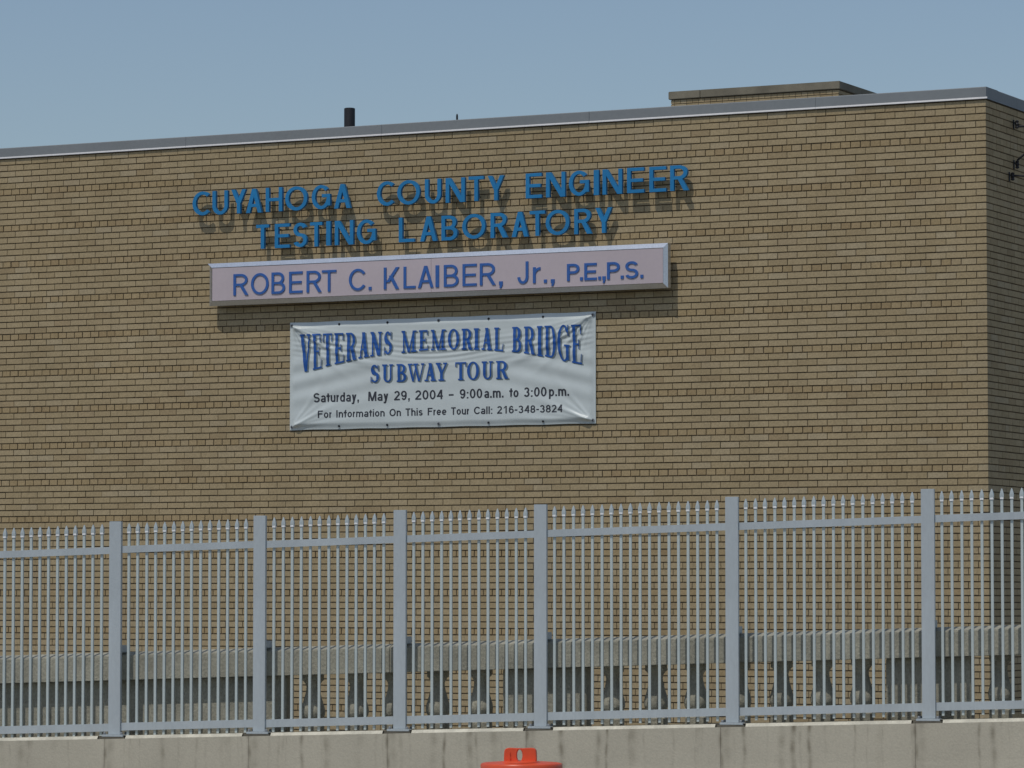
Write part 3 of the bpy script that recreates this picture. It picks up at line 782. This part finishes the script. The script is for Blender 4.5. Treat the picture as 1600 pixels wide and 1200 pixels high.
# ------------------------------------------------------------------ concrete barrier under the fence
POSTS = [-8.062, -6.506, -4.950, -3.392, -2.136, -.9406, .2334, 1.7954, 3.351, 4.907, 6.463, 8.019]
def bz(t): return -1.052 + .0275*t                # lower line of the chamfered edge
barrier = empty('concrete_barrier', MF @ Matrix.Translation((0, 0, -1.90)))
tag(barrier, 'low grey concrete barrier wall with dark run marks under the picket fence', 'wall')
joints = [-9.6, -8.1, -6.55, -4.99, -3.457, -2.207, -1.027, .13, 1.712, 3.252, 4.83, 6.39, 7.94, 9.5]
stains = []
rs = random.Random(5)
for j in joints[1:-1]: stains.append((j + .004, .014, .65, 1.4)); stains.append((j+.05, .03, .30, .5))
for _ in range(110):
    t = rs.uniform(-6.4, 6.3); stains.append((t, rs.choice((.004, .006, .009, .03)), rs.uniform(.05, .34), rs.uniform(.08, .6)))
for t, w, a, l in ((-.55,.012,.8,.9),(.42,.02,.7,.8),(-.33,.02,.55,.4),(-.28,.012,.5,.25),(.79,.010,.75,1.0),(.72,.02,.5,.5),(1.9,.015,.6,.5),(2.29,.02,.75,.7),(2.42,.015,.75,.8),(2.2,.03,.4,.5),(-2.95,.02,.5,.35),(-4.2,.03,.4,.3),(3.86,.02,.6,.6),(3.75,.01,.6,.5),(-1.75,.015,.55,.9),(1.0,.03,.35,.4)):
    stains.append((t, w, a, l))
def stain_at(t, d):
    s = 0.0
    for t0, w, a, l in stains:
        wob = .006*math.sin(d*17 + t0*9) 
        e = ((t - t0 - wob)/w)**2
        if e < 9: s = 1 - (1-s)*(1 - min(1, a*math.exp(-e)*math.exp(-(d/l)**1.5)*(.65+.35*math.sin(d*38+t0*50))))
    return min(s, 1)
for a, c in zip(joints[:-1], joints[1:]):
    x0, x1 = a + .0012, c - .0012
    nT = int((x1-x0)/.009); nD = 14
    depth = [0, .012, .03, .06, .09, .13, .18, .23, .29, .36, .44, .54, .66, .85][:nD]
    m = MB(); st = []
    for i in range(nT+1):
        t = x0 + (x1-x0)*i/nT
        for d in depth:
            zz = bz(t) - d if d < .8 else -1.80 + SL*t
            m.v.append((t, .05 + max(0, d-.3)*.04, zz + 1.90)); st.append(stain_at(t, d) if -6.5 < t < 6.4 else 0)
    for i in range(nT):
        for j in range(nD-1):
            p = i*nD + j; m.f.append((p, p+1, p+nD+1, p+nD))
    me = m.mesh('barrier_face', fix=False)
    at = me.attributes.new('stain', 'FLOAT', 'POINT'); at.data.foreach_set('value', st)
    seg = link_mesh('segment', me, M['barrier'], barrier)
    # body behind the face: top, back, ends
    zb0, zb1 = bz(x0)+1.90, bz(x1)+1.90
    bb = MB()
    vs = []
    for t, z in ((x0, zb0), (x1, zb1)):
        vs += [(t, .0495, z-.001), (t, .0495, -.25), (t, -.14, -.25), (t, -.14, z+.024), (t, .024, z+.024)]
    bb.add(vs, [(0,1,2,3,4), (9,8,7,6,5), (1,6,7,2), (2,7,8,3), (3,8,9,4)])
    bb.build('body', M['barrier'], seg)
    # chamfer, sunlit brightness put into its colour, runs between the post plates only
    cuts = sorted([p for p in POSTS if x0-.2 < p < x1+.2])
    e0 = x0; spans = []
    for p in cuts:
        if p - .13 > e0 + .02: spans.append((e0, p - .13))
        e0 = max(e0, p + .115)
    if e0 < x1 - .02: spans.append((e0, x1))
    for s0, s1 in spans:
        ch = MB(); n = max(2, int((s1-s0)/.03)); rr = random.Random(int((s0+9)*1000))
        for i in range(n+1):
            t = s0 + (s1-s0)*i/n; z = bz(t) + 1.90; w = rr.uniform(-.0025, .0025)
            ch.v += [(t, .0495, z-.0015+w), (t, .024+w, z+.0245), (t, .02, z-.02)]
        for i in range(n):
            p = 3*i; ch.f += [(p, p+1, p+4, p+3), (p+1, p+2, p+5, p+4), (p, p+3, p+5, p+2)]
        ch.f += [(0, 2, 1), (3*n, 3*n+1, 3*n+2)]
        ch.build('chamfer', M['sunlit_edge'], seg)

# ------------------------------------------------------------------ picket fence
fence = empty('picket_fence', MF @ Matrix.Translation((0, 0, -.9)))
tag(fence, 'pale grey steel picket fence with spear tips on the concrete barrier', 'fence')
ZB = .9
def zr_top(t): return .541 + .0321*t
def zr_bot(t): return -.913 + .0318*t
post_h = .754 + 1.026
for t in POSTS:
    zt = zr_top(t) + .207; zbt = bz(t) + .034
    m = MB(); m.box(-.052, .052, -.038, 0, zbt, zt)
    o = m.build('post', M['fence'], fence, bevel=.002); o.location = (t, 0, ZB)
    b = MB(); b.box(-.093, .093, -.10, .042, zbt-.0175, zbt-.0005); pl = b.build('base_plate', M['fence'], o, bevel=.002)
    for xx in (-.074, .074):
        for yy in (-.075, .024): MB().lathe([(.011, zbt), (.011, zbt+.014), (.006, zbt+.02)], 6, xx, yy).build('anchor_bolt', M['plate'], o)
    b = MB(); b.box(-.118, .105, -.139, .040, bz(t)+.0005-.006, zbt-.018); b.build('grout_pad', M['grout'], o)
# rails
for a, c in zip(POSTS[:-1], POSTS[1:]):
    x0, x1 = a + .0525, c - .0525
    jr = RNG.uniform(-.003, .003)
    for f, hgt in ((zr_top, .0575), (zr_bot, .063)):
        z1 = f(x0) + ZB + jr; dz = f(x1) - f(x0)
        m = MB()                                   # a channel, open at the back, with slots hidden by the pickets
        m.box(x0, x1, -.022, -.018, z1-hgt, z1, dz)
        m.box(x0, x1, -.066, -.0221, z1-.004, z1, dz)
        m.build('rail', M['fence'], fence)
# pickets with spear tips
PANELS = [(-7.968, -6.600, 18), (-6.412, -5.044, 18), (-4.856, -3.524, 18), (-3.285, -2.265, 14), (-2.022, -1.087, 13), (-.833, .102, 13), (.342, 1.669, 18), (1.901, 3.224, 18), (3.456, 4.782, 18), (5.012, 6.338, 18), (6.568, 7.894, 18)]
def picket_mesh(L):
    return L
sp = MB()
prof = [(.0105, .0105, -.002), (.0105, .0105, .012), (.0160, .012, .026), (.0155, .0115, .042), (.011, .009, .062), (.003, .003, .088)]
vs = []; fs = []
for wx, wy, z in prof: vs += [(-wx, -wy, z), (wx, -wy, z), (wx, wy, z), (-wx, wy, z)]
for j in range(len(prof)-1):
    for k in range(4): fs.append((4*j+k, 4*j+(k+1) % 4, 4*j+4+(k+1) % 4, 4*j+4+k))
fs += [(3, 2, 1, 0), tuple(4*(len(prof)-1)+k for k in range(4))]
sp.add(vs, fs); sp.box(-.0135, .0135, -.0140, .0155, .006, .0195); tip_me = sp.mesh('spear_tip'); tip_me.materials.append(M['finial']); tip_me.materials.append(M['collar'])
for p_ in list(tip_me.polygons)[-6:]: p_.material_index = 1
pk = MB(); pk.box(-.0100, .0100, -.0205, 0, -.076-.025+(-.913-.541), .101); pk_me = pk.mesh('picket'); pk_me.materials.append(M['picket'])
for a, c, n in PANELS:
    for i in range(n):
        t = a + (c-a)*i/(n-1) + RNG.uniform(-.0012, .0012)
        o = bpy.data.objects.new('picket', pk_me); COL.objects.link(o); o.parent = fence
        o.location = (t, -.032, zr_top(t) + ZB - .0005)
        o.rotation_euler = (RNG.uniform(-.0015, .0015), RNG.uniform(-.0012, .0012), 0)
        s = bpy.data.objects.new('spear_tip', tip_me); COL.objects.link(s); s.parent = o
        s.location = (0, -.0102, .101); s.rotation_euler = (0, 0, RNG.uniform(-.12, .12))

# ------------------------------------------------------------------ old concrete balustrade behind the fence
bal = empty('balustrade', MF @ Matrix.Translation((0, -.3, -2.0)))
tag(bal, 'old weathered concrete balustrade with vase shaped balusters, just behind the picket fence', 'balustrade')
OB = 2.0
def oy(y): return y + .3
zt0, zb0 = -.357, -.561
YR = -.145
for x0, x1 in ((-10.0, -1.07), (-1.066, .19), (.194, 3.30), (3.304, 6.4), (6.404, 10.0)):
    pr = [(oy(YR), zb0), (oy(YR), zt0-.004), (oy(YR)-.004, zt0), (oy(YR-.10), zt0+.028), (oy(YR-.26), zt0+.028), (oy(YR-.36), zt0), (oy(YR-.36), zb0)]
    m = MB().prism([(y, z + OB + SL*x0) for y, z in pr], x0, x1, SL*(x1-x0))
    m.build('coping_rail', M['old_concrete'], bal, bevel=.004)
def zof(t): return SL*t + OB
def pier(x0, x1, mat='old_concrete'):
    m = MB(); m.box(x0, x1, oy(YR-.30), oy(YR-.110), -1.42 + zof(x0), zb0-.001 + zof(x0), SL*(x1-x0))
    return m.build('pier', M[mat], bal, bevel=.006)
pier(-.146, .546); pier(2.974, 3.644); pier(6.07, 6.74); pier(9.2, 9.9)
for x0, x1 in ((-10.0, -7.0), (-6.995, -4.402), (-4.397, -1.984)):
    o = pier(x0, x1); o.name = 'solid_panel'
m = MB(); m.box(-10, 10, oy(YR-.33), oy(YR-.03), -1.72 + zof(-10), -1.421 + zof(-10), SL*20); m.build('plinth', M['old_concrete'], bal, bevel=.006)
# base under the plinth down to the ground (face of the old bridge approach)
m = MB(); m.box(-10, 10, oy(YR-.32), oy(YR-.04), GROUND_Z-.1+OB, -2.02+OB); m.build('parapet_base', M['old_concrete'], bal)
def baluster(t):
    z0 = zof(t)
    prof = [(.082, zb0), (.082, zb0-.045), (.074, zb0-.055), (.058, zb0-.078), (.052, zb0-.10), (.054, zb0-.13), (.063, zb0-.17), (.077, zb0-.22), (.0915, zb0-.27), (.0970, zb0-.305), (.093, zb0-.335), (.072, zb0-.375), (.060, zb0-.40), (.085, zb0-.425), (.085, -1.42)]
    cy = oy(YR-.215)
    m = MB()
    # softened square section: superellipse
    n = 20; vs = []; fs = []
    for r, z in prof:
        sq = 5.0 if r in (.082, .085) else 2.6
        for k in range(n):
            a = 2*math.pi*(k+.5)/n; c, s = math.cos(a), math.sin(a)
            q = (abs(c)**sq + abs(s)**sq)**(-1/sq)
            vs.append((t + r*q*c, cy + r*q*s, z - .0005 + z0))
    for j in range(len(prof)-1):
        for k in range(n): fs.append((j*n+k, j*n+(k+1) % n, (j+1)*n+(k+1) % n, (j+1)*n+k))
    fs += [tuple(range(n)), tuple((len(prof)-1)*n+k for k in range(n))[::-1]]
    m.add(vs, fs); m.build('baluster', M['old_concrete'], bal, smooth=True)
for t in (-1.791,-1.415,-1.09,-.722,-.361,.741,1.098,1.427,1.775,2.121,2.45,2.766,3.859,4.2,4.54,4.88,5.22,5.56,5.87,6.95,7.3,7.64,7.98,8.32,8.66,9.0): baluster(t)
for t in POSTS:                                   # steel lug tying each post to the old rail
    m = MB(); m.box(t-.04, t+.036, oy(-.23), oy(-.0385), zt0+.0285+zof(t), zt0+.085+zof(t))
    m.build('tie_block', M['fence'], bal, bevel=.004)

# ------------------------------------------------------------------ orange traffic drum
DX, DY, DZ = .054, 21.7, -.927
road_z = -1.90 + SL*(Vector((DX, DY, 0)) - FENCE0).dot(DF)
drum = empty('traffic_drum', Matrix.Translation((DX, DY, road_z)) @ Matrix.Rotation(math.radians(-4), 4, 'Z'))
tag(drum, 'orange plastic traffic drum with a moulded carry handle, standing in front of the barrier', 'traffic drum')
T = DZ - road_z
b = MB(); b.lathe([(.302,0),(.30,.03),(.296,.05)], 48); b.build('rubber_base', M['rubber'], drum, smooth=True)
levels = [.05, .19, .36, .53, T-.085]
rad = [.288, .278, .268, .258, .2475]
for k in range(4):
    z0, z1, r0 = levels[k]+.001, levels[k+1], rad[k]
    m = MB(); m.lathe([(r0-.012, z0), (r0, z0+.012), (r0-.004, z1-.012), (r0-.014, z1)], 48)
    o = m.build('drum_body', M['orange'], drum, smooth=True)
    if k in (1, 3) or k in (0, 2):
        zc0, zc1 = z0+.022, z1-.022
        m2 = MB(); m2.lathe([(r0-.001, zc0), (r0+.0012, zc0+.001), (r0-.0025, zc1-.001), (r0-.006, zc1)], 48)
        m2.build('reflective_band', M['reflective_white'] if k in (1, 3) else M['orange'], o, smooth=True)
# lid: rounded rim, shoulder step and shallow dome
m = MB(); m.lathe([(.234, T-.0845), (.243, T-.078), (.2475, T-.062), (.2465, T-.047), (.240, T-.038), (.233, T-.036), (.2325, T-.030), (.2335, T-.012), (.228, T-.004), (.214, T), (.16, T+.004), (.08, T+.006), (.01, T+.006)], 64)
m.build('lid', M['orange'], drum, smooth=True)
# carry handle: a rounded loop of plastic with an oval finger hole, hollow ribs on both cheeks
def handle():
    nA = 48; HW, HH = .0905, .096; th = .026
    out = []; inn = []
    for k in range(nA):
        a = 2*math.pi*k/nA - math.pi/2
        c, s = math.cos(a), math.sin(a)
        # outer: rounded rectangle via superellipse (flat feet), inner: oval hole right of the centre line
        q = (abs(c)**5 + abs(s)**5)**(-1/5)
        x, z = HW*q*c, HH/2 + HH/2*q*s
        if z > HH*.8: z -= .007*math.cos(x/HW*math.pi/2)
        out.append((x*(1 + .04*(1-z/HH)), z - .006))
        inn.append((-.004 + .0155*c, .043 + .033*s))
    vs = []; fs = []
    def ring(pts, y): 
        vs.extend([(x, y, z) for x, z in pts]); return len(vs) - len(pts)
    o1 = ring(out, -th+.006); o2 = ring([(x*.955, HH/2 + (z-HH/2)*.93) for x, z in out], -th)
    i2 = ring([(x+.0*0, z) for x, z in [( -.004+(x+.004)*1.25, .043+(z-.043)*1.12) for x, z in inn]], -th); i1 = ring(inn, -th+.010)
    o3 = ring(out, th-.006); o4 = ring([(x*.955, HH/2 + (z-HH/2)*.93) for x, z in out], th)
    i4 = ring([( -.004+(x+.004)*1.25, .043+(z-.043)*1.12) for x, z in inn], th); i3 = ring(inn, th-.010)
    for A, B in ((o1,o2),(o2,i2),(i2,i1),(i1,i3),(i3,i4),(i4,o4),(o4,o3),(o3,o1)):
        for k in range(nA): k2 = (k+1) % nA; fs.append((A+k, A+k2, B+k2, B+k))
    m = MB(); m.add(vs, fs); return m
h = handle().build('carry_handle', M['orange'], drum, smooth=True); h.location = (0, -.085, T+.002)
r_ = MB(); r_.box(-.072, -.054, -.0325, -.0255, -.004, .066); r_.build('rib', M['orange'], h, bevel=.003)
r_ = MB(); r_.lathe([(.012,-.004),(.012,.0),(.006,.004)], 12); bb = r_.build('lid_bolt', M['orange'], h); bb.rotation_euler = (math.radians(90), 0, 0); bb.location = (-.062, -.028, .026)
m = MB(); m.lathe([(.104, T+.0035), (.102, T+.010), (.096, T+.0125), (.01, T+.0125)], 40, 0, -.085); pad = m.build('handle_pad', M['orange'], drum, smooth=True)
